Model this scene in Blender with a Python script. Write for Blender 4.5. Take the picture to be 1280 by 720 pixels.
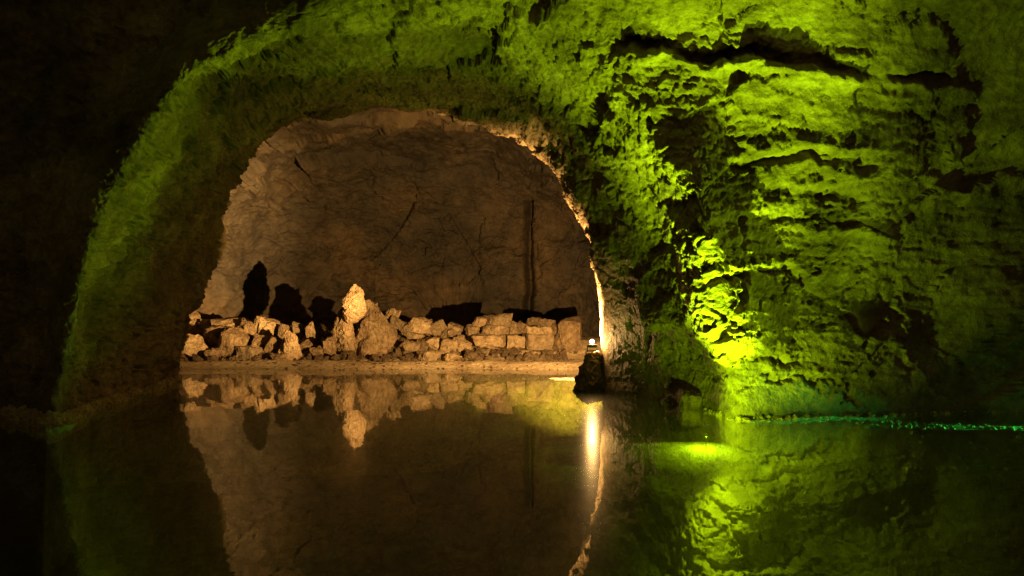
import bpy, bmesh, math, random
import numpy as np
from mathutils import Vector, Matrix, Euler

random.seed(7)
for o in list(bpy.data.objects):
    bpy.data.objects.remove(o)
SC = bpy.context.scene
COL = SC.collection

# ------------------------------------------------------------------ camera
F, HX, HY, HC = 853.0, 640.0, 400.0, 1.6          # focal (px of a 1280 frame), horizon, eye height over the water
cd = bpy.data.cameras.new('camera')
cam = bpy.data.objects.new('camera', cd); COL.objects.link(cam)
cd.sensor_width = 36.0; cd.lens = 36.0 * F / 1280.0
cd.shift_y = (HY - 360.0) / 1280.0
cd.clip_start = 0.05; cd.clip_end = 500
cam.location = (0, 0, HC); cam.rotation_euler = (math.pi / 2, 0, 0)
SC.camera = cam

# ------------------------------------------------------------------ world, exposure
w = bpy.data.worlds.new('World'); SC.world = w; w.use_nodes = True
bg = w.node_tree.nodes['Background']
bg.inputs[0].default_value = (1.0, 0.62, 0.25, 1); bg.inputs[1].default_value = 0.24
SC.view_settings.view_transform = 'Standard'; SC.view_settings.look = 'None'
SC.view_settings.exposure = 0.15; SC.view_settings.gamma = 1.0
SC.cycles.use_denoising = True; SC.cycles.denoiser = 'OPENIMAGEDENOISE'; SC.cycles.denoising_prefilter = 'NONE'; SC.cycles.denoising_input_passes = 'RGB_ALBEDO_NORMAL'
SC.cycles.max_bounces = 8; SC.cycles.diffuse_bounces = 3; SC.cycles.glossy_bounces = 4
SC.cycles.transparent_max_bounces = 8; SC.cycles.caustics_reflective = False; SC.cycles.caustics_refractive = False
SC.cycles.sample_clamp_indirect = 1.0; SC.cycles.sample_clamp_direct = 40.0

def at(px, py, Y):
    return Vector(((px - HX) / F * Y, Y, HC - (py - HY) / F * Y))

# ------------------------------------------------------------------ lamps' light (fixtures are built below)
LAMP = at(740, 427, 15.42)                         # warm floodlight on the dark boulder
L1 = Vector((2.95, 9.75, -0.50))
L0 = Vector((3.0, 10.55, -0.17))                   # small lamp lighting the shoal added to show its glow                    # submerged lamp before the rib
L2 = Vector((9.5, 9.5, -0.30))                    # submerged beam lamp at the foot of the right-hand wall
L3 = Vector((9.7, 11.05, -0.06))                   # teal lamp in the shallows under the right-hand shore
def light(name, kind, loc, col, e, radius=0.06, target=None, cone=90, blend=0.6):
    l = bpy.data.lights.new(name, kind); l.color = col; l.energy = e; l.shadow_soft_size = radius
    o = bpy.data.objects.new(name, l); COL.objects.link(o); o.location = loc
    if kind == 'SPOT':
        l.spot_size = math.radians(cone); l.spot_blend = blend
        o.rotation_euler = (Vector(target) - Vector(loc)).to_track_quat('-Z', 'Y').to_euler()
    return o
WARM = (1.0, 0.545, 0.17); GREEN = (0.63, 1.0, 0.012); TEAL = (0.05, 1.0, 0.22)
light('flood_beam', 'SPOT', LAMP, WARM, 45000, 0.04, at(245, 292, 25), 40, 1.0)
light('flood_spill', 'SPOT', LAMP, WARM, 9500, 0.04, LAMP + Vector((0.34, 0.85, 0.36)), 168, 0.4)
light('flood_bulb', 'POINT', LAMP, WARM, 120, 0.05)
light('vault_beam', 'SPOT', L2, GREEN, 4200, 0.2, L2 + Vector((-.82, .05, .57)), 52, 1.0)
light('left_beam', 'SPOT', L2, GREEN, 9500, 0.15, (-6.4, 10.1, 3.6), 30, 1.0)
light('ceiling_beam', 'SPOT', L1, GREEN, 4200, 0.05, L1 + Vector((-3.6, .0, 7)), 60, 1.0)
light('ridge_beam', 'SPOT', L1, GREEN, 700, 0.05, L1 + Vector((-9.1, .2, 4.4)), 44, 1.0)
light('hot_beam', 'SPOT', L1, GREEN, 10000, 0.05, L1 + Vector((.30, 1.1, 3.7)), 56, 1.0)
light('rib_beam', 'SPOT', L1, GREEN, 1300, 0.05, L1 + Vector((.54, .33, .70)), 80, 1.0)
light('lake_beam', 'SPOT', L1, GREEN, 500, 0.05, L1 + Vector((-.35, .4, .8)), 112, 1.0)
light('rib_glow', 'SPOT', L1, GREEN, 230, 0.05, L1 + Vector((0, 0, 1)), 172, 0.3)
light('shoal_glow', 'POINT', L0, GREEN, 170, 0.03)
light('shore_glow', 'SPOT', L3, TEAL, 6000, 0.03, L3 + Vector((-1, -.03, -.03)), 24, 1.0)

# ------------------------------------------------------------------ helpers
def tag(o, label=None, cat=None, group=None, kind=None):
    if label: o['label'] = label
    if cat: o['category'] = cat
    if group: o['group'] = group
    if kind: o['kind'] = kind
    return o
def link(name, me, mat=None, parent=None):
    o = bpy.data.objects.new(name, me); COL.objects.link(o)
    if mat: me.materials.append(mat)
    if parent: o.parent = parent
    return o
def from_bm(name, bm, mat, parent=None, smooth=False):
    me = bpy.data.meshes.new(name); bm.to_mesh(me); bm.free()
    if smooth: me.polygons.foreach_set('use_smooth', [True] * len(me.polygons))
    return link(name, me, mat, parent)
def empty(name, loc):
    o = bpy.data.objects.new(name, None); COL.objects.link(o); o.location = loc; o.empty_display_size = 0.2
    return o
def grid_mesh(name, P, mat, smooth=True, flip=False):
    n, m = P.shape[:2]
    me = bpy.data.meshes.new(name)
    me.vertices.add(n * m); me.vertices.foreach_set('co', P.reshape(-1).astype(np.float32))
    a = np.arange(n * m).reshape(n, m)
    q = np.stack([a[:-1, :-1], a[:-1, 1:], a[1:, 1:], a[1:, :-1]], -1).reshape(-1, 4)
    if flip: q = q[:, ::-1]
    k = len(q)
    me.loops.add(k * 4); me.loops.foreach_set('vertex_index', q.reshape(-1).astype(np.int32))
    me.polygons.add(k)
    me.polygons.foreach_set('loop_start', np.arange(0, 4 * k, 4, dtype=np.int32))
    me.polygons.foreach_set('loop_total', np.full(k, 4, dtype=np.int32))
    me.polygons.foreach_set('use_smooth', np.full(k, smooth))
    me.update(calc_edges=True); me.validate()
    return link(name, me, mat)

# noise in numpy -------------------------------------------------------------
RNG = np.random.default_rng(11)
PERM = np.concatenate([RNG.permutation(256)] * 3).astype(np.int64)
G3 = RNG.normal(size=(256, 3)); G3 /= np.linalg.norm(G3, axis=1, keepdims=True)
H3 = RNG.random((256, 3))
def hsh(i, j, k):
    return PERM[(PERM[(PERM[i & 255] + j) & 255] + k) & 255]
def perlin(p):
    f0 = np.floor(p); i = f0.astype(np.int64); f = p - f0
    u = f * f * f * (f * (f * 6 - 15) + 10)
    out = 0
    for dx in (0, 1):
        wx = u[..., 0] if dx else 1 - u[..., 0]
        for dy in (0, 1):
            wy = u[..., 1] if dy else 1 - u[..., 1]
            for dz in (0, 1):
                wz = u[..., 2] if dz else 1 - u[..., 2]
                g = G3[hsh(i[..., 0] + dx, i[..., 1] + dy, i[..., 2] + dz)]
                d = g[..., 0] * (f[..., 0] - dx) + g[..., 1] * (f[..., 1] - dy) + g[..., 2] * (f[..., 2] - dz)
                out = out + wx * wy * wz * d
    return out * 1.6
def fbm(p, oct=4, gain=0.5, ridged=False):
    s, a = 0, 1.0
    for o in range(oct):
        n = perlin(p * (2.03 ** o) + 17.3 * o)
        if ridged: n = 0.5 - np.abs(n) * 1.3
        s = s + a * n; a *= gain
    return s
def facets(p):
    """Voronoi blocks, each with its own tilted face: (face height, distance to the joint)."""
    f0 = np.floor(p); i = f0.astype(np.int64)
    shp = p.shape[:-1]
    d1 = np.full(shp, 9.0); d2 = np.full(shp, 9.0); h = np.zeros(shp)
    for dx in (-1, 0, 1):
        for dy in (-1, 0, 1):
            for dz in (-1, 0, 1):
                q = hsh(i[..., 0] + dx, i[..., 1] + dy, i[..., 2] + dz)
                r = p - (f0 + np.array([dx, dy, dz]) + H3[q])
                d = np.sqrt((r * r).sum(-1))
                hh = (r * G3[q]).sum(-1) + (H3[q][..., 0] - 0.5) * 0.6
                near = d < d1
                d2 = np.where(near, d1, np.minimum(d2, d))
                h = np.where(near, hh, h); d1 = np.where(near, d, d1)
    return h, d2 - d1
def normals(P):
    du = np.gradient(P, axis=0); dv = np.gradient(P, axis=1)
    n = np.cross(du, dv); n /= np.linalg.norm(n, axis=-1, keepdims=True) + 1e-9
    return n
def catmull(C, n, closed=False):
    """C: (m, ..., 3) control rows; n: samples per span (list)."""
    m = len(C); out = []
    for s in range(m - 1):
        p0 = C[max(s - 1, 0)]; p1 = C[s]; p2 = C[s + 1]; p3 = C[min(s + 2, m - 1)]
        # tangents limited by neighbouring spans so uneven spacing does not overshoot
        l0 = np.linalg.norm(p1 - p0, axis=-1, keepdims=True) + 1e-6
        l1 = np.linalg.norm(p2 - p1, axis=-1, keepdims=True) + 1e-6
        l2 = np.linalg.norm(p3 - p2, axis=-1, keepdims=True) + 1e-6
        m1 = ((p1 - p0) / l0 * l1 + (p2 - p1) * l0 / l1 * l1 / (l0 + 1e-9) * (l0 / l0)) / 2
        m1 = ((p1 - p0) / l0 * l1 + (p2 - p1)) / 2
        m2 = ((p2 - p1) + (p3 - p2) / l2 * l1) / 2
        for t in np.arange(n[s]) / n[s]:
            h00 = 2 * t**3 - 3 * t**2 + 1; h10 = t**3 - 2 * t**2 + t
            h01 = -2 * t**3 + 3 * t**2; h11 = t**3 - t**2
            out.append(h00 * p1 + h10 * m1 + h01 * p2 + h11 * m2)
    out.append(C[-1])
    return np.array(out)

# materials ------------------------------------------------------------------
def node(nt, t, **kw):
    n = nt.nodes.new(t)
    for k, v in kw.items():
        if k in n.inputs.keys(): n.inputs[k].default_value = v
        else: setattr(n, k, v)
    return n
def rock_mat(name, c0, c1, c2, scale=1.0, bump=0.5, rough=(0.45, 0.8), stretch=(1, 1, 1), dist=0.03, vary=0.0):
    m = bpy.data.materials.new(name); m.use_nodes = True; nt = m.node_tree; L = nt.links.new
    b = nt.nodes['Principled BSDF']
    tc = node(nt, 'ShaderNodeTexCoord'); mp = node(nt, 'ShaderNodeMapping')
    mp.inputs['Scale'].default_value = stretch
    L(tc.outputs['Object'], mp.inputs['Vector'])
    n1 = node(nt, 'ShaderNodeTexNoise', Scale=0.7 * scale, Detail=6.0, Roughness=0.62)
    n2 = node(nt, 'ShaderNodeTexNoise', Scale=6.0 * scale, Detail=8.0, Roughness=0.7)
    n3 = node(nt, 'ShaderNodeTexNoise', Scale=28.0 * scale, Detail=6.0, Roughness=0.7)
    v = node(nt, 'ShaderNodeTexVoronoi', Scale=9.0 * scale); v.feature = 'F1'
    for n in (n1, n2, n3, v): L(mp.outputs[0], n.inputs['Vector'])
    r = node(nt, 'ShaderNodeValToRGB'); e = r.color_ramp.elements
    e[0].position = 0.32; e[0].color = (*c0, 1); e[1].position = 0.68; e[1].color = (*c2, 1)
    k = e.new(0.5); k.color = (*c1, 1)
    L(n1.outputs['Fac'], r.inputs[0])
    r2 = node(nt, 'ShaderNodeValToRGB'); e = r2.color_ramp.elements
    e[0].position = 0.33; e[0].color = (0.38, 0.34, 0.30, 1); e[1].position = 0.62; e[1].color = (1.15, 1.12, 1.05, 1)
    L(n2.outputs['Fac'], r2.inputs[0])
    mx = node(nt, 'ShaderNodeMix', data_type='RGBA', blend_type='MULTIPLY'); mx.inputs['Factor'].default_value = 0.85
    L(r.outputs[0], mx.inputs['A']); L(r2.outputs[0], mx.inputs['B'])
    if vary:                                             # every stone has a tone of its own
        oi = node(nt, 'ShaderNodeObjectInfo'); hs = node(nt, 'ShaderNodeHueSaturation'); mr = node(nt, 'ShaderNodeMapRange')
        mr.inputs['To Min'].default_value = 1 - vary; mr.inputs['To Max'].default_value = 1 + vary * .35
        L(oi.outputs['Random'], mr.inputs['Value']); L(mr.outputs[0], hs.inputs['Value']); L(mx.outputs['Result'], hs.inputs['Color'])
        L(hs.outputs[0], b.inputs['Base Color'])
    else:
        L(mx.outputs['Result'], b.inputs['Base Color'])
    rr = node(nt, 'ShaderNodeMapRange'); rr.inputs['To Min'].default_value = rough[0]; rr.inputs['To Max'].default_value = rough[1]
    L(n2.outputs['Fac'], rr.inputs['Value']); L(rr.outputs[0], b.inputs['Roughness'])
    b.inputs['Specular IOR Level'].default_value = 0.35
    ad = node(nt, 'ShaderNodeMath', operation='MULTIPLY_ADD'); ad.inputs[1].default_value = 0.45
    L(n3.outputs['Fac'], ad.inputs[0]); L(n2.outputs['Fac'], ad.inputs[2])
    ad2 = node(nt, 'ShaderNodeMath', operation='MULTIPLY_ADD'); ad2.inputs[1].default_value = 0.3
    L(v.outputs['Distance'], ad2.inputs[0]); L(ad.outputs[0], ad2.inputs[2])
    bp = node(nt, 'ShaderNodeBump', Strength=bump, Distance=dist * 4)
    L(ad2.outputs[0], bp.inputs['Height']); L(bp.outputs[0], b.inputs['Normal'])
    return m
M_rock = rock_mat('cave_rock', (0.085, 0.06, 0.04), (0.22, 0.17, 0.10), (0.38, 0.31, 0.19), 1.0, 0.65)
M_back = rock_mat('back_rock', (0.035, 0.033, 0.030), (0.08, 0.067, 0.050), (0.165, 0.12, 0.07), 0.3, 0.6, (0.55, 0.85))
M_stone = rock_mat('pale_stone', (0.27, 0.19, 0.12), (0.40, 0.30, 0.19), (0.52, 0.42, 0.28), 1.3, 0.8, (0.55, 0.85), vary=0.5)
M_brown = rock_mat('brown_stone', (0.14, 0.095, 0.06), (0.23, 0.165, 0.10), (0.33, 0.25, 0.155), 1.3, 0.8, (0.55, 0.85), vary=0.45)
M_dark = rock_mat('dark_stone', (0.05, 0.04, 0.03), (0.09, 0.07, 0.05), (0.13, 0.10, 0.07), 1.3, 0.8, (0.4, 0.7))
M_bed = rock_mat('lake_sediment', (0.20, 0.17, 0.10), (0.30, 0.25, 0.15), (0.42, 0.35, 0.22), 0.8, 0.4, (0.6, 0.9))
M_silt = rock_mat('pale_silt', (0.48, 0.37, 0.24), (0.60, 0.49, 0.33), (0.70, 0.60, 0.43), 1.5, 0.5, (0.5, 0.9))
M_crust = rock_mat('mineral_crust', (0.40, 0.31, 0.16), (0.55, 0.44, 0.25), (0.66, 0.56, 0.36), 3.0, 0.6, (0.35, 0.6))
def plain(name, col, rough=0.5, metal=0.0, emit=None, es=0):
    m = bpy.data.materials.new(name); m.use_nodes = True; b = m.node_tree.nodes['Principled BSDF']
    b.inputs['Base Color'].default_value = (*col, 1); b.inputs['Roughness'].default_value = rough; b.inputs['Metallic'].default_value = metal
    if emit:
        b.inputs['Emission Color'].default_value = (*emit, 1); b.inputs['Emission Strength'].default_value = es
    return m
M_metal = plain('lamp_metal', (0.03, 0.03, 0.03), 0.4, 0.6)
def lit_glass(name, col, es, clear=0.75):
    m = bpy.data.materials.new(name); m.use_nodes = True; nt = m.node_tree
    nt.nodes.remove(nt.nodes['Principled BSDF'])
    t = nt.nodes.new('ShaderNodeBsdfTransparent'); e = nt.nodes.new('ShaderNodeEmission'); x = nt.nodes.new('ShaderNodeMixShader')
    e.inputs[0].default_value = (*col, 1); e.inputs[1].default_value = es; x.inputs[0].default_value = 1 - clear
    m.cycles.emission_sampling = 'NONE'
    nt.links.new(t.outputs[0], x.inputs[1]); nt.links.new(e.outputs[0], x.inputs[2]); nt.links.new(x.outputs[0], nt.nodes['Material Output'].inputs['Surface'])
    return m
M_bulb = lit_glass('warm_bulb', (1.0, 0.72, 0.35), 60)
M_lens = lit_glass('green_lens', (0.5, 1.0, 0.05), .8)
M_lens2 = lit_glass('teal_lens', (0.05, 1.0, 0.25), 6)

def water_mat():
    m = bpy.data.materials.new('still_water'); m.use_nodes = True; nt = m.node_tree; L = nt.links.new
    nt.nodes.remove(nt.nodes['Principled BSDF']); out = nt.nodes['Material Output']
    tc = node(nt, 'ShaderNodeTexCoord'); mp = node(nt, 'ShaderNodeMapping'); mp.inputs['Scale'].default_value = (1, 1, 1)
    L(tc.outputs['Object'], mp.inputs['Vector'])
    n1 = node(nt, 'ShaderNodeTexNoise', Scale=1.6, Detail=3.0, Roughness=0.5)
    L(mp.outputs[0], n1.inputs['Vector'])
    bp = node(nt, 'ShaderNodeBump', Strength=0.08, Distance=0.02); L(n1.outputs['Fac'], bp.inputs['Height'])
    lw = node(nt, 'ShaderNodeLayerWeight', Blend=0.5); L(bp.outputs[0], lw.inputs['Normal'])
    pw = node(nt, 'ShaderNodeMath', operation='POWER'); pw.inputs[1].default_value = 3.6; L(lw.outputs['Facing'], pw.inputs[0])
    ma = node(nt, 'ShaderNodeMath', operation='MULTIPLY_ADD'); ma.inputs[1].default_value = 0.95; ma.inputs[2].default_value = 0.04
    L(pw.outputs[0], ma.inputs[0])
    g1 = node(nt, 'ShaderNodeBsdfGlossy', Roughness=0.012); g2 = node(nt, 'ShaderNodeBsdfGlossy', Roughness=0.22)
    for g in (g1, g2):
        L(bp.outputs[0], g.inputs['Normal']); g.inputs['Color'].default_value = (1, 1, 1, 1)
    mg = node(nt, 'ShaderNodeMixShader'); mg.inputs[0].default_value = 0.30
    L(g1.outputs[0], mg.inputs[1]); L(g2.outputs[0], mg.inputs[2])
    tr = node(nt, 'ShaderNodeBsdfTransparent'); tr.inputs['Color'].default_value = (0.45, 0.56, 0.26, 1)
    ms = node(nt, 'ShaderNodeMixShader')
    L(ma.outputs[0], ms.inputs[0]); L(tr.outputs[0], ms.inputs[1]); L(mg.outputs[0], ms.inputs[2])
    L(ms.outputs[0], out.inputs['Surface'])
    return m
M_water = water_mat()

# ------------------------------------------------------------------ cave shell: rings of rock from behind the camera to the throat
def ring(pts, zl=-2.6):
    """pts: 12 (px, py, Y) from the left waterline over the vault to the right waterline."""
    q = [at(*p) for p in pts]
    a = Vector((q[0].x - 0.1, q[0].y, zl)); b = Vector((q[-1].x + 0.1, q[-1].y, zl))
    return np.array([a[:]] + [v[:] for v in q] + [b[:]])
def wring(Y, xl, xr, zt, ex=2.6):
    out = []
    cx, hw = (xl + xr) / 2, (xr - xl) / 2
    for i in range(12):
        a = math.pi - math.pi * i / 11
        c, s = math.cos(a), math.sin(a)
        out.append((cx + hw * math.copysign(abs(c) ** (2 / ex), c), Y, zt * abs(s) ** (2 / ex)))
    out = [(xl - 0.1, Y, -2.6)] + out + [(xr + 0.1, Y, -2.6)]
    return np.array(out)
S_ = wring(-5, -10, 13, 6.4)
Q_ = wring(3.5, -10.5, 13.5, 7.3)
P_ = ring([(-230, 526, 10.8), (-250, 440, 10.7), (-250, 270, 10.4), (-230, 60, 9.9), (-140, -130, 9.2), (160, -280, 7.9), (610, -320, 6.7), (1000, -190, 7.2), (1320, -40, 9.0), (1460, 220, 11.6), (1500, 400, 11.8), (1520, 517, 11.8)])
O_ = ring([(-60, 519, 11.6), (-80, 440, 11.6), (-80, 280, 11.6), (-60, 100, 11.4), (20, -50, 11.0), (240, -140, 9.6), (590, -190, 8.2), (900, -90, 8.7), (1130, 10, 10.0), (1190, 240, 11.5), (1200, 400, 11.7), (1200, 518, 11.7)])
N_ = ring([(25, 527, 11.0), (25, 440, 11.2), (45, 310, 11.4), (95, 165, 11.5), (170, 45, 11.4), (300, -60, 10.9), (570, -75, 9.7), (800, -10, 10.0), (970, 70, 10.5), (985, 255, 11.15), (1000, 400, 11.25), (1020, 521, 11.35)])
R_ = ring([(62, 534, 10.2), (84, 440, 10.3), (108, 320, 10.4), (160, 200, 10.5), (230, 100, 10.6), (350, 40, 10.9), (550, 25, 11.2), (700, 62, 11.3), (815, 160, 11.0), (880, 290, 10.45), (903, 400, 10.7), (915, 524, 11.0)])
K_ = ring([(100, 518, 11.6), (122, 420, 11.7), (146, 300, 11.8), (200, 190, 11.9), (262, 105, 12.0), (380, 62, 12.1), (545, 50, 12.2), (670, 78, 12.2), (772, 155, 12.0), (836, 290, 11.9), (866, 400, 12.0), (880, 514, 12.0)])
M_ = ring([(150, 501, 13.5), (168, 400, 13.5), (192, 290, 13.5), (240, 195, 13.4), (298, 130, 13.4), (405, 98, 13.4), (535, 90, 13.4), (640, 108, 13.4), (722, 165, 13.3), (782, 270, 13.3), (815, 380, 13.3), (830, 502, 13.3)])
T_ = ring([(220, 474, 18.2), (236, 385, 18.0), (262, 290, 17.6), (300, 212, 17.2), (345, 160, 16.8), (440, 139, 16.4), (530, 136, 16.1), (610, 150, 15.8), (670, 186, 15.7), (716, 270, 15.6), (746, 360, 15.6), (752, 489, 15.3)])
def grow(R, s, dy, cz=1.5):
    c = np.array([-3.4, 0, cz]); q = R.copy()
    q[:, 0] = c[0] + (q[:, 0] - c[0]) * s; q[1:-1, 2] = np.maximum(cz + (q[1:-1, 2] - cz) * s, -0.05); q[:, 1] += dy
    return q
T1 = grow(T_, 1.03, 0.45); T2 = grow(T_, 1.16, 1.3)

rings1 = [S_, Q_, P_, O_, N_, R_, K_, M_, T_, T1, T2]
spans1 = [10, 26, 60, 90, 120, 80, 80, 110, 30, 24]
cols = [20] + [84] * 11 + [20]
A = catmull(np.array(rings1), spans1)                  # along the cave
A = np.swapaxes(catmull(np.swapaxes(A, 0, 1), cols), 0, 1)   # round the arch

def project(P):
    return HX + P[..., 0] / P[..., 1] * F, HY - (P[..., 2] - HC) / P[..., 1] * F
def polydist(px, py, pts):
    d = np.full(px.shape, 1e9)
    for (x0, y0), (x1, y1) in zip(pts[:-1], pts[1:]):
        vx, vy = x1 - x0, y1 - y0
        t = np.clip(((px - x0) * vx + (py - y0) * vy) / (vx * vx + vy * vy), 0, 1)
        d = np.minimum(d, np.hypot(px - x0 - t * vx, py - y0 - t * vy))
    return d

def beds(P, thick, seed):
    """Bedding: each layer stands proud by its own amount, with a soft lip below it."""
    q = P[..., 2] / thick + 0.12 * P[..., 0] / thick * 0.6 + 1.1 * fbm(P * np.array([.35, .35, .5]) + seed, 3)
    i = np.floor(q); f = q - i
    a = perlin(np.stack([P[..., 0] * .55, P[..., 1] * .55, i * 7.7 + seed], -1) + .5)
    b_ = perlin(np.stack([P[..., 0] * .55, P[..., 1] * .55, (i + 1) * 7.7 + seed], -1) + .5)
    t = np.clip((f - .72) / .28, 0, 1); t = t * t * (3 - 2 * t)
    return a * (1 - t) + b_ * t
def rock_displace(P, amp=1.0, warp=0.16, crack=1.0, slab=0.0):
    """slab (0..1): planar, finely bedded rock instead of lumpy broken rock"""
    n = normals(P); lump = 1 - slab
    wv = np.stack([fbm(P * 1.6 + k * 31.7, 4, .6) for k in range(3)], -1)
    Pw = P + warp * wv
    d = 0.36 * fbm(P * 0.33 + 5, 2)
    h1, e1 = facets(Pw * np.array([0.6, 0.6, 0.95]))
    h2, e2 = facets(Pw * np.array([1.5, 1.5, 2.8]) + 40)
    h3, e3 = facets(Pw * np.array([3.6, 3.6, 8.0]) + 80)
    d = d + 0.22 * h1 + 0.085 * h2 * (1 - .65 * slab) + 0.045 * h3 * (1 - .45 * slab)
    d = d - crack * 0.05 * np.exp(-(e2 / 0.05) ** 2) * (fbm(P * 0.8 + 9, 2) > 0.05)
    d = d + 0.14 * beds(Pw, 0.55, 3.0) * (1 - .4 * slab) + 0.05 * beds(Pw, 0.17, 9.0) * (1 - .3 * slab)
    d = d + slab * 0.022 * beds(P + .05 * wv, 0.065, 21.0)
    d = d + 0.034 * fbm(P * np.array([2.6, 2.6, 4.5]), 5, 0.56) * (1 - .45 * slab) + 0.015 * fbm(Pw * np.array([8., 8., 14.]) + 60, 4, 0.72, ridged=True)
    return n, d * amp
px, py = project(np.where(A[..., 1:2] > 2, A, 1e6))
slab = np.clip((px - 690) / 170, 0, 1) * (px < 3000)
n, d = rock_displace(A, slab=slab)
inw = (px < 3000)
calm = np.clip((px - 925) / 60, 0, 1) * np.clip((py - 250) / 60, 0, 1) * inw       # flatter slabs at the right
left = np.clip((420 - px) / 120, 0, 1) * inw                                      # coarser crust on the left ridge
rside = np.clip((px - 790) / 100, 0, 1) * inw
row = np.arange(A.shape[0])[:, None]; kT = sum(spans1[:8])
lip = np.exp(-((row - kT) / 22.0) ** 2)                                          # worn smoother at the throat
nearlamp = np.exp(-((A[..., 0] - 2.3) / 1.0) ** 2 - ((A[..., 1] - 15.0) / 1.6) ** 2 - ((A[..., 2] - 1.4) / 1.6) ** 2)
d = d * (0.95 - 0.05 * rside - 0.15 * calm + 0.1 * left) * (1 - 0.4 * lip) * (1 - 0.92 * nearlamp)
jig0 = perlin(A * 3.0 + 4)
kR = sum(spans1[:5]); crest = np.exp(-((row - kR + 45) / 65.0) ** 2) * np.clip((560 - px) / 160, 0, 1) * inw
d = d + left * 0.10 * facets(A * np.array([2.6, 2.6, 2.6]) + .15 * jig0[..., None])[0]
d = d * (1 - 0.75 * crest) + left * (1 - .6 * crest) * 0.035 * fbm(A * 5.5 + 7, 4, 0.65, ridged=True)
jig = 8 * perlin(A * 1.9) + 5 * perlin(A * 5.1) + 3 * perlin(A * 13.0)
jog = 8 * perlin(A * 2.3 + 9) + 5 * perlin(A * 6.1 + 9) + 3 * perlin(A * 14.0 + 5)
def groove(pts, wpx, depth, up=True):
    """an undercut joint: sharp on one side, easing out on the other"""
    global d
    q = polydist(px + jig, py + jog, pts); q2 = polydist(px + jig, py + jog + (2.2 if up else -2.2) * wpx, pts)
    k = depth * np.clip(0.75 + 0.9 * perlin(A * 1.7 + 70), 0, 1.2)
    d = d - k * np.exp(-(q / wpx) ** 2) + 0.4 * k * np.exp(-(q2 / (wpx * 1.8)) ** 2)
groove([(755, 62), (840, 62), (880, 74), (940, 66), (990, 72)], 5.5, 0.55, False)
groove([(985, 72), (1080, 88), (1180, 92)], 5, 0.25, False)
groove([(770, 70), (762, 92), (790, 130)], 4, 0.25)
groove([(942, 270), (938, 335), (925, 370), (905, 420)], 4, 0.28)
groove([(935, 340), (895, 345), (885, 352)], 4, 0.24)
groove([(955, 335), (1000, 345), (1020, 375), (1060, 395), (1075, 425)], 4, 0.22)
groove([(1110, 370), (1130, 430), (1140, 450)], 3.5, 0.12)
groove([(945, 445), (1000, 452)], 3.5, 0.15)
groove([(960, 472), (1045, 478), (1070, 505)], 3.5, 0.15)
groove([(930, 205), (1000, 195), (1080, 205)], 7, 0.22)
groove([(960, 245), (1040, 240), (1070, 255)], 6, 0.2)
groove([(840, 285), (848, 300)], 4, 0.2); groove([(865, 290), (868, 312)], 4, 0.2)
groove([(805, 150), (812, 190), (822, 230)], 4, 0.16)
wl = np.clip((A[..., 2] + 0.1) / 0.8, 0.25, 1)           # calmer relief at the waterline
A2 = A + n * (np.maximum(d, -1.2) * wl)[..., None]
# orientation: make normals look into the cave
mid = A2[A2.shape[0] // 2, A2.shape[1] // 2]
flip = n[A2.shape[0] // 2, A2.shape[1] // 2, 2] > 0
if flip:                                                # outward normals: displacement sign is mirrored
    A2 = A - n * (np.maximum(d, -1.2) * wl)[..., None]
nT = A2.shape[1]; cL = 20 + 84 * 4; cR = 20 + 84 * 8
tag(grid_mesh('cave_wall_left', A2[:, :cL + 1], M_rock, flip=flip), 'dark left-hand cave wall with a ridge catching green light', kind='structure')
tag(grid_mesh('cave_vault', A2[:, cL:cR + 1], M_rock, flip=flip), 'rough rock vault lit green over the arch', kind='structure')
tag(grid_mesh('cave_wall_right', A2[:, cR:], M_rock, flip=flip), 'layered right-hand cave wall lit green from the water', kind='structure')

# ------------------------------------------------------------------ back chamber
def cring(Y, xl, xr, zt, zb=-2.6, ex=2.8):
    q = wring(Y, xl, xr, zt, ex); q[0, 2] = q[-1, 2] = zb
    return q
B = [T2, cring(19.6, -11.2, 3.4, 8.0), cring(22.5, -12.6, 5.0, 8.9), cring(26.5, -12.8, 5.6, 9.3), cring(29.6, -11.6, 5.0, 9.0), cring(31.4, -10.0, 4.2, 8.3),
     cring(32.4, -8.0, 2.8, 6.8), cring(32.9, -5.0, -0.5, 4.0, -1.0), cring(33.0, -3.2, -2.4, 1.4, 0.6)]
Bm = catmull(np.array(B), [26, 30, 40, 50, 50, 70, 70, 16])
Bm = np.swapaxes(catmull(np.swapaxes(Bm, 0, 1), [14] + [44] * 11 + [14]), 0, 1)
nb, db = rock_displace(Bm, 1.15, crack=0.0, slab=0.5)
db = db + 0.35 * facets(Bm * np.array([.22, .3, .35]) + 13)[0]
sgn = -1 if flip else 1
fade = np.clip(np.arange(Bm.shape[0]) / 14.0, 0, 1)[:, None]
# dark upright cleft in the rear wall
pxb, pyb = project(Bm)
cl = np.exp(-((pxb + 3 * perlin(Bm * 0.9) - 661) / 4.5) ** 2) * (pyb > 250) * (Bm[..., 1] > 28)
db = db * 1.0 - 0.9 * cl
dB = db * fade
seam = (d * wl)[-1]; ss = np.interp(np.linspace(0, 1, Bm.shape[1]), np.linspace(0, 1, nT), seam)
dB = dB + ss[None, :] * (1 - fade)
B2 = Bm + sgn * nb * dB[..., None]
tag(grid_mesh('cave_wall_back', B2, M_back, flip=flip), 'dim brown rock chamber behind the stone heap', kind='structure')

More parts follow.
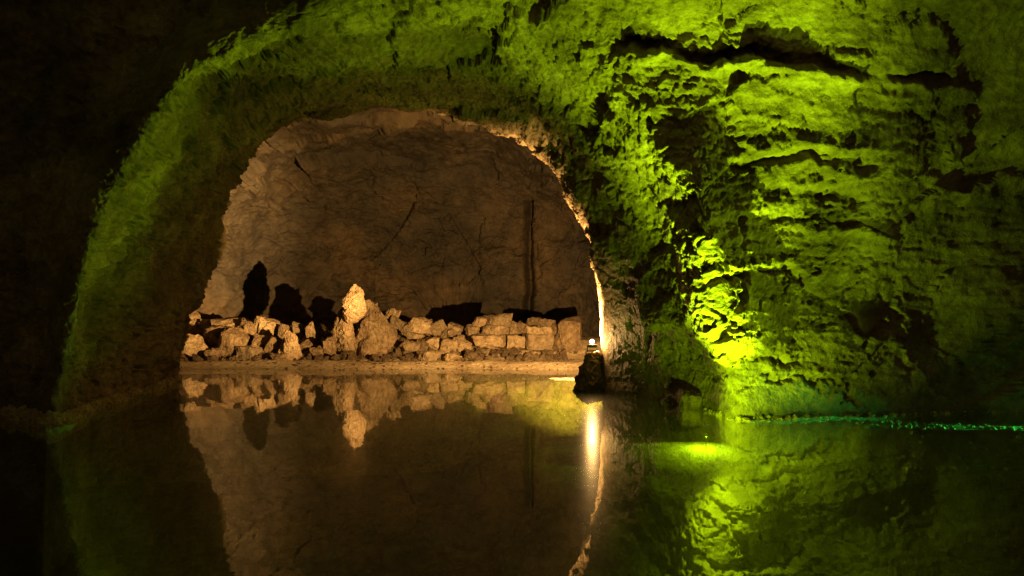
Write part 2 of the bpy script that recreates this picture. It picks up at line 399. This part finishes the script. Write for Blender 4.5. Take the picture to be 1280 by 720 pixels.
# ------------------------------------------------------------------ lake bed with far shore, bank and right-hand shelf
def sstep(a, b, x):
    t = np.clip((x - a) / (b - a + 0.0), 0, 1); return t * t * (3 - 2 * t)
def bed_z(x, y):
    z = -2.4 + 0 * x
    shelf = sstep(-3.5, 0.5, x) * sstep(10.0, 10.5, y) * (1 - sstep(13.5, 15, y))
    z = z + 1.70 * shelf
    z = z + 1.55 * np.exp(-((x - 2.95) / .35) ** 2 - ((y - 9.75) / .25) ** 2) * (1 - shelf)
    z = np.maximum(z, -2.4 + 2.02 * np.exp(-(((x - 2.7) / 2.3) ** 2 + ((y - 10.9) / .95) ** 2) ** 2))  # shoal added to stand for the lamp's glow in the water
    strip = sstep(4.6, 5.6, x) * sstep(10.45, 10.75, y) * (1 - sstep(12.6, 13, y))  # bed raised here so the teal beam shows as a bright strip
    z = np.maximum(z, (-2.4 + 2.30 * strip) - .07 * sstep(5, 8.8, x))
    z = np.maximum(z, -2.4 + 2.36 * sstep(15.5, 20.5, y + 0.10 * (x + 3)))
    z = z + 0.26 * sstep(21.9, 22.8, y + 0.25 * np.sin(x * .9))
    bar = sstep(-0.9, 0.2, x) * sstep(17.3, 17.9, y) * (1 - sstep(18.6, 19.4, y))
    bar = bar * np.clip(1.0 + 1.6 * perlin(np.stack([x * .9, y * 2.2, 0 * x + .5], -1)), 0, 1)
    z = z * (1 - bar) + 0.03 * bar
    z = z + 0.84 * sstep(23.2, 25.6, y) * (0.75 + 0.25 * sstep(-3, -7, x))
    return z
gx, gy = np.meshgrid(np.linspace(-16, 15, 420), np.linspace(-6, 34, 560), indexing='ij')
gz = bed_z(gx, gy)
G = np.stack([gx, gy, gz], -1)
G[..., 2] += (0.05 * fbm(G * 0.9, 4) + 0.02 * fbm(G * 5, 3)) * np.where((gy > 17) & (gy < 23), 0.6, np.where(gy < 13, 0.5, 1))
cut = int(np.searchsorted(gy[0], 16.5))
tag(grid_mesh('lake_bed', G[:, :cut + 1], M_bed), 'murky green-brown lake bed with a shallow shelf', kind='structure')
tag(grid_mesh('shore', G[:, cut:], M_silt), 'pale silt shore before the stone heap', kind='structure')
# water
bm = bmesh.new()
vs = [bm.verts.new(v) for v in ((-16, -6, 0), (15, -6, 0), (15, 34, 0), (-16, 34, 0))]
bm.faces.new(vs)
tag(from_bm('water', bm, M_water), 'still dark lake mirroring the arch and stones', kind='structure')

# ------------------------------------------------------------------ stones
def stone_mesh(name, kind, w_, h_, dp, seed, mat, sub=2):
    r = random.Random(seed); bm = bmesh.new(); pts = []
    if kind == 'ashlar':
        for sx in (-1, 1):
            for sy in (-1, 1):
                for sz in (-1, 1):
                    for _ in range(2):
                        pts.append((sx * r.uniform(.62, 1), sy * r.uniform(.7, 1), sz * r.uniform(.62, 1)))
    elif kind == 'block':
        for sx in (-1, 1):
            for sy in (-1, 1):
                for sz in (-1, 1):
                    pts.append((sx * r.uniform(.4, 1), sy * r.uniform(.5, 1), sz * r.uniform(.45, 1)))
        for _ in range(5):
            v = Vector((r.gauss(0, 1), r.gauss(0, 1), r.gauss(0, 1))).normalized()
            pts.append(v[:])
    elif kind == 'slab':
        for _ in range(16):
            a = r.uniform(0, 2 * math.pi); k = r.uniform(.8, 1)
            pts.append((math.cos(a) * k, math.sin(a) * k, r.choice((-1, 1)) * r.uniform(.6, 1)))
    elif kind == 'spike':                                # upright, narrowing to the top
        for zf, rad, cnt in ((-1, .6, 5), (-.5, 1.0, 6), (.15, .95, 6), (.6, .66, 5), (1, .2, 3)):
            for i in range(cnt):
                a = 2 * math.pi * (i + r.random() * .7) / cnt
                pts.append((math.cos(a) * rad * r.uniform(.68, 1), math.sin(a) * rad * r.uniform(.68, 1), zf + r.uniform(-.14, .14)))
    elif kind == 'cone':
        for zf, rad, cnt in ((-1, 1.0, 8), (-.6, .93, 8), (-.1, .72, 7), (.4, .5, 6), (.8, .36, 5), (1, .2, 4)):
            for i in range(cnt):
                a = 2 * math.pi * (i + r.random() * .7) / cnt
                pts.append((math.cos(a) * rad * r.uniform(.8, 1) - 0.10 * (zf + 1), math.sin(a) * rad * r.uniform(.8, 1), zf + r.uniform(-.05, .05)))
    else:
        for _ in range(17):
            v = Vector((r.gauss(0, 1), r.gauss(0, 1), r.gauss(0, 1))).normalized() * r.uniform(.82, 1.05)
            pts.append(v[:])
    for p in pts: bm.verts.new(p)
    res = bmesh.ops.convex_hull(bm, input=bm.verts)
    bmesh.ops.delete(bm, geom=list({g for g in res['geom_interior'] + res['geom_unused'] if isinstance(g, bmesh.types.BMVert) and g.is_valid}), context='VERTS')
    bmesh.ops.dissolve_limit(bm, angle_limit=0.15, verts=bm.verts, edges=bm.edges)
    bmesh.ops.bevel(bm, geom=bm.edges[:], offset=0.07, segments=1, affect='EDGES', clamp_overlap=True)
    bmesh.ops.triangulate(bm, faces=bm.faces)
    for _ in range(sub):
        bmesh.ops.subdivide_edges(bm, edges=bm.edges[:], cuts=1, use_grid_fill=True)
    bmesh.ops.triangulate(bm, faces=bm.faces)
    # rescale to the wanted size, then roughen
    V = np.array([v.co[:] for v in bm.verts])
    lo, hi = V.min(0), V.max(0)
    V = (V - (lo + hi) / 2) / (hi - lo) * np.array([w_, dp, h_])
    bm.normal_update()
    N = np.array([v.normal[:] for v in bm.verts])
    s = min(w_, h_, dp)
    q = V / s * 1.5 + seed * 3.7
    dd = 0.10 * fbm(q, 3) + 0.10 * (fbm(q * 1.7 + 50, 3, .6, ridged=True) - .25) - 0.05 * np.exp(-(facets(q * 0.9)[1] / .07) ** 2)
    V = V + N * (dd * s * (0.8 if kind in ('cone', 'spike') else 0.95))[:, None]
    for v, c in zip(bm.verts, V): v.co = c
    me = bpy.data.meshes.new(name); bm.to_mesh(me); bm.free(); me.materials.append(mat)
    return me
def hit_bank(px_, py_):
    for Y in np.arange(20.5, 25.7, 0.03):
        p = at(px_, py_, Y)
        if p.z <= float(bed_z(np.array(p.x), np.array(Y))): return Y
    return 25.45
SEED = [100]
def stone(px_, py_, wp, hp, kind, label, mat=None, Y=None, tilt=0, embed=0.14, name='stone', group='stones heaped on the far shore', cat='stone', dk=0.9, sub=2):
    SEED[0] += 1
    if Y is None: Y = hit_bank(px_, py_ + hp / 2)
    s = Y / F; w_, h_ = wp * s * 1.06, hp * s * (1 + embed)
    c = at(px_, py_ + hp * embed / 2, Y)
    dp = (w_ * dk if kind not in ('spike',) else w_ * dk)
    o = link(name, stone_mesh(name, kind, w_, h_, dp, SEED[0], mat or M_stone, sub))
    o.location = c; o.rotation_euler = (0, math.radians(tilt), random.uniform(-.25, .25))
    tag(o, label, cat, group)
    return o
b, r_, s_, k_, c_ = 'block', 'round', 'slab', 'spike', 'cone'
P, BR, DK = M_stone, M_brown, M_dark
STONES = [
 # upright group
 (423, 415, 17, 60, k_, 'slim upright pale stone slab, left one of the leaning pair', P, 23.9, 6),
 (432, 416, 20, 56, k_, 'broad upright pale stone leaning against the slim slab', P, 23.75, -4),
 (444, 377, 27, 44, k_, 'pointed pale stone balanced on top, highest of the heap', P, 23.6, 3),
 (472, 413, 66, 78, c_, 'largest cone-shaped pale boulder in the middle of the heap', P, 24.35, 0),
 (451, 428, 16, 38, k_, 'narrow pale stone wedged at the left flank of the cone boulder', P, 23.9, 0),
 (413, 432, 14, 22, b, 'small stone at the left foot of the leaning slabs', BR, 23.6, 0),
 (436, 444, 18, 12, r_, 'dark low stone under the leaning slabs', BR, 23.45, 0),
 # left of the uprights
 (241, 397, 19, 17, r_, 'small lumpy stone, leftmost on top beside the arch edge', P, None, 0),
 (243, 413, 24, 16, r_, 'pitted brown stone under the leftmost lump', BR, None, 0),
 (240, 432, 40, 26, r_, 'wide rounded pale stone at the far left waterside', P, None, 0),
 (259, 404, 16, 10, b, 'little flat stone right of the leftmost lump', P, 25.3, 4),
 (271, 421, 36, 26, r_, 'big brown boulder behind the wide rounded stone', BR, None, 0),
 (288, 404, 42, 15, s_, 'long flat-topped stone lying on the left boulders', P, 25.0, -2),
 (290, 426, 36, 34, b, 'dark angular boulder below the long flat-topped stone', BR, None, 18),
 (311, 413, 28, 24, r_, 'sloping brown stone right of the flat-topped one', BR, None, 25),
 (332, 408, 29, 24, b, 'blocky pale stone with square top, left half of heap', P, 24.9, 5),
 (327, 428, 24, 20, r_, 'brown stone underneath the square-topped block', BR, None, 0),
 (312, 440, 30, 14, s_, 'low pale slab lying at the foot of the dark angular boulder', P, None, 5),
 (343, 432, 18, 24, b, 'leaning brown stone left of the triangular one', BR, None, 28),
 (355, 415, 11, 20, b, 'thin upright pale chip above the triangular stone', P, 24.6, 12),
 (363, 430, 32, 36, c_, 'triangular pale stone, widest between block and gap', P, None, 0),
 (371, 408, 20, 13, r_, 'small pale stone peeping over the triangular one', P, 25.0, 0),
 (389, 415, 15, 26, b, 'narrow pale stone just left of the dark gap', P, None, -8),
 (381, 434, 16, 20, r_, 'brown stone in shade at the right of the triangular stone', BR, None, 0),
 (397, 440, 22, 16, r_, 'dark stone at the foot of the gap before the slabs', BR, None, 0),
 (350, 446, 22, 9, s_, 'flat brown stone at the water edge below the leaning stone', BR, None, 0),
 (268, 441, 24, 14, r_, 'mid-sized brown stone right of the wide rounded one', BR, None, 0),
 # right of the cone
 (491, 393, 17, 16, b, 'small square stone perched on the shoulder of the cone boulder', P, 24.9, 20),
 (499, 404, 20, 13, b, 'tilted pale stone under the perched square stone', P, 24.8, 25),
 (511, 411, 19, 18, r_, 'roundish stone stepping down from the cone boulder', P, 24.7, 0),
 (527, 407, 30, 18, b, 'broad pale block left of the mid heap dip', P, 24.9, 4),
 (519, 421, 26, 14, s_, 'thin slab beneath the broad pale block', P, None, 8),
 (547, 409, 20, 16, b, 'tilted small block right of the broad block', P, 24.9, -30),
 (558, 416, 20, 15, r_, 'rounded stone below the tilted small block', P, 24.7, 0),
 (568, 411, 18, 14, b, 'wedge-like stone before the low wall, upper row', P, 25.1, 18),
 (510, 434, 24, 22, r_, 'pale boulder leaning on the right foot of the cone', P, None, 0),
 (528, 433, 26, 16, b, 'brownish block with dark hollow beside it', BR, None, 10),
 (543, 430, 22, 20, b, 'pale block in the centre of the right half', P, None, -20),
 (536, 444, 32, 11, s_, 'low flat stone on the shore right of the cone', P, None, 0),
 (561, 434, 20, 20, b, 'upright pale block between two rounded stones', P, None, 12),
 (577, 431, 25, 22, r_, 'big rounded pale stone touching the low wall', P, None, 0),
 (566, 446, 22, 10, r_, 'small low stone before the rounded one by the wall', P, None, 0),
 (588, 444, 18, 12, r_, 'small brown stone at the near corner of the low wall', BR, None, 0),
 (590, 412, 17, 13, r_, 'small stone at the left end on the low wall', P, 25.0, 0),
 (600, 402, 16, 11, b, 'little cube-like stone propped left of the flat slab', P, 25.1, 10),
 (624, 400, 34, 15, s_, 'thick flat slab lying on top of another slab', P, 25.1, -5),
 (621, 412, 36, 11, s_, 'long slab directly on the low wall under the thick slab', P, 25.0, 2),
 (642, 409, 13, 15, b, 'small upright stone at the right end of the slabs', P, 25.0, 6),
 (652, 409, 16, 14, r_, 'dim stone on the wall, second right of the slabs', BR, 25.0, 0),
 (666, 401, 18, 9, s_, 'thin dim stone lying topmost near the wall end', BR, 25.3, 4),
 (666, 414, 22, 13, b, 'squat stone on the wall above the orange block joint', P, 24.9, -4),
 (682, 414, 19, 13, r_, 'rounded stone above the right half of the orange block', P, 24.9, 0),
 (683, 404, 22, 10, s_, 'dim flat stone over the rounded one at the wall end', BR, 25.2, 8),
 (696, 412, 13, 15, r_, 'last small stone beside the dim square block', BR, 24.9, 0),
]
for (a0, a1, a2, a3, kd, lab, mt, yy, tl) in STONES:
    stone(a0, a1, a2, a3, kd, lab, mt, yy, tl, sub=3 if kd in (k_, c_) else 2)
# the low wall: separate worked blocks, each lifted off on its own
WALL = [(612, 426, 44, 18, 'long pale block at the left end of the low wall', 24.55), (646, 427, 24, 16, 'shorter pale block left of the big orange-lit block', 24.55),
        (673, 428, 34, 20, 'big smooth orange-lit block in the low wall', 24.45)]
LOW = [(600, 441, 20, 14, 'small brown block in the lower course left of the dark hole', 24.4, b), (633, 440, 22, 15, 'wedge-shaped block in the lower course right of the dark hole', 24.4, b),
       (652, 443, 18, 12, 'lower course stone beneath the shorter pale block', 24.4, r_), (676, 445, 36, 11, 'low slab under the big orange-lit block', 24.4, s_)]
for (a0, a1, a2, a3, lab, yy, kd) in LOW:
    stone(a0, a1, a2, a3, kd, lab, M_brown if kd == b else M_stone, yy, random.uniform(-8, 8), name='wall_block', group='blocks of the low stone wall', cat='stone block', dk=0.8)
for (a0, a1, a2, a3, lab, yy) in WALL:
    stone(a0, a1, a2, a3, 'ashlar' if 'orange' in lab else b, lab, M_stone, yy, random.uniform(-3, 3), embed=0.05, name='wall_block', group='blocks of the low stone wall', cat='stone block', dk=0.8)
stone(709, 419, 33, 46, 'block', 'large dim square block at the right end of the wall', M_brown, 24.6, 0, name='stone_block', cat='stone block', group=None)
# boulder under the lamp, stone by the right-hand foot
stone(743, 467, 50, 52, r_, 'dark boulder in the water carrying the bright lamp', M_dark, 15.6, 0, embed=0.3, name='boulder', cat='boulder', group=None, dk=0.8, sub=3)
stone(862, 502, 27, 24, b, 'small pale stone in the water below the dark tunnel wall', M_brown, 12.2, 6, embed=0.4, name='stone', group=None)

# rubble between the stones: nobody could count it
def rubble(name, spots, sizes, mat, label, cat):
    base = []
    for i in range(5):
        me = stone_mesh('tmp', 'round', 1, .8, .9, 900 + i, mat, 1)
        v = np.array([q.co[:] for q in me.vertices]); f = [tuple(p.vertices) for p in me.polygons]
        base.append((v, np.array(f))); bpy.data.meshes.remove(me)
    V, Fs, off = [], [], 0
    for i, (c, s) in enumerate(zip(spots, sizes)):
        v, f = base[i % 5]; a = random.uniform(0, 6.28)
        R = np.array(Euler((random.uniform(-.6, .6), random.uniform(-.6, .6), a)).to_matrix())
        V.append((v * s) @ R.T + np.array(c)); Fs.append(f + off); off += len(v)
    V = np.concatenate(V); Fs = np.concatenate(Fs)
    me = bpy.data.meshes.new(name); me.from_pydata(V.tolist(), [], Fs.tolist())
    o = link(name, me, mat); tag(o, label, cat, kind='stuff'); return o
sp, sz = [], []
for i in range(1100):
    x = random.uniform(-12.2, 2.3); y = random.uniform(23.2, 25.8)
    s = .08 + .36 * random.random() ** 2; sp.append((x, y, float(bed_z(np.array(x), np.array(y))) + s * .15)); sz.append(s)
for i in range(260):
    x = random.uniform(-12.2, 2.0); y = random.uniform(21.6, 23.3)
    s = random.uniform(.03, .10); sp.append((x, y, float(bed_z(np.array(x), np.array(y))) + s * .1)); sz.append(s)
rubble('rubble', sp, sz, M_brown, 'loose brown rubble filling the gaps of the heap', 'rubble')

sp, sz = [], []
for i in range(420):  # pebbles added to catch the teal beam as glints
    x = random.uniform(4.6, 9.2); y = random.uniform(10.5, 11.5)
    s = random.uniform(.02, .08); sp.append((x, y, float(bed_z(np.array(x), np.array(y))) + s * .1)); sz.append(s)
rubble('pebbles', sp, sz, M_silt, 'sunken pebbles added to glint along the right shore', 'pebbles')

# mineral crust along both waterlines
def waterline(cols_, k0, k1):
    out = []
    for k in range(k0, k1):
        seg = A2[k][cols_]
        z = seg[:, 2]
        idx = np.where((z[:-1] < 0.02) != (z[1:] < 0.02))[0]
        if len(idx): out.append(seg[idx[0]])
    return out
ks = np.cumsum([0] + spans1)
lw_ = waterline(slice(0, 150), ks[4] - 20, ks[8])
sp, sz = [], []
for p in lw_[::1]:
    for _ in range(2):
        s = random.uniform(.10, .26); sp.append((p[0] + random.uniform(-.02, .10), p[1] + random.uniform(-.05, .05), random.uniform(-.05, .12))); sz.append(s)
rubble('mineral_crust', sp, sz, M_crust, 'yellowish lumpy crust along the left waterline', 'crust')
rw_ = waterline(slice(nT - 1, nT - 150, -1), ks[2], ks[6])
sp, sz = [], []
for p in rw_[::1]:
    if random.random() > .35: continue
    s = .02 + .11 * random.random() ** 3; sp.append((p[0], p[1] - random.uniform(.0, .08), random.uniform(-.02, .04))); sz.append(s)
rubble('mineral_crust', sp, sz, M_crust, 'thin beaded crust along the right waterline', 'crust')

# ------------------------------------------------------------------ lamps
def cyl(bm, r1, r2, h, M, seg=20):
    bmesh.ops.create_cone(bm, cap_ends=True, segments=seg, radius1=r1, radius2=r2, depth=h, matrix=M)
t = empty('floodlight', LAMP); tag(t, 'small bright warm floodlight standing on the dark boulder', 'floodlight')
bm = bmesh.new(); bmesh.ops.create_cube(bm, size=1, matrix=Matrix.Translation((0, 0, -.10)) @ Matrix.Diagonal((.20, .13, .07, 1)))
bmesh.ops.bevel(bm, geom=bm.edges[:], offset=.015, segments=2, affect='EDGES'); from_bm('housing', bm, M_metal, t)
bm = bmesh.new(); bmesh.ops.create_icosphere(bm, subdivisions=3, radius=.05); from_bm('bulb', bm, M_bulb, t, True)
for k in range(4):
    bm = bmesh.new(); bmesh.ops.create_cube(bm, size=1, matrix=Matrix.Translation((-.06 + .04 * k, -.075, -.10)) @ Matrix.Diagonal((.008, .02, .06, 1))); from_bm('cooling_fin', bm, M_metal, t)
bm = bmesh.new(); cyl(bm, .09, .10, .02, Matrix.Translation((0, 0, -.21))); from_bm('base_plate', bm, M_metal, t)
for s in (-1, 1):
    bm = bmesh.new(); bmesh.ops.create_cube(bm, size=1, matrix=Matrix.Translation((s * .11, 0, -.14)) @ Matrix.Diagonal((.012, .03, .14, 1))); from_bm('bracket_arm', bm, M_metal, t)
bm = bmesh.new()
for k in range(10):
    z0 = -.13 - .09 * k; xo = -.12 - .10 * math.sin(k * .35); yo = -.14 - .035 * k
    cyl(bm, .012, .012, .11, Matrix.Translation((xo, yo, z0 - .04)), 8)
from_bm('cable', bm, M_metal, t)
def sub_lamp(loc, mat, lab, rl=.028):
    t = empty('underwater_lamp', loc); tag(t, lab, 'underwater lamp', 'lamps sunk in the lake')
    bm = bmesh.new(); cyl(bm, .007, .007, .18, Matrix.Translation((0, 0, -.14)), 12); from_bm('stem', bm, M_metal, t)
    bm = bmesh.new(); bmesh.ops.create_icosphere(bm, subdivisions=2, radius=rl); from_bm('lens', bm, mat, t, True)
    bm = bmesh.new(); cyl(bm, .012, .014, .03, Matrix.Translation((0, 0, -.045)), 16); from_bm('collar', bm, M_metal, t)
    return t
sub_lamp(L1, M_lens, 'sunken green lamp in the glowing patch before the lit rock foot')
t2 = sub_lamp(L2, M_lens, 'sunken hooded green lamp at the foot of the right wall')
bm = bmesh.new(); bmesh.ops.create_cube(bm, size=1, matrix=Matrix.Translation((.02, -.10, -.05)) @ Matrix.Diagonal((.24, .012, .20, 1))); from_bm('hood', bm, M_metal, t2)
sub_lamp(L0, M_lens, 'tiny sunken lamp on the shoal added for its green glow by the rib foot', .02)
sub_lamp(L3, M_lens2, 'sunken teal lamp by the right-hand shore')
print('tris', sum(len(o.data.polygons) * 2 for o in SC.objects if o.type == 'MESH'))
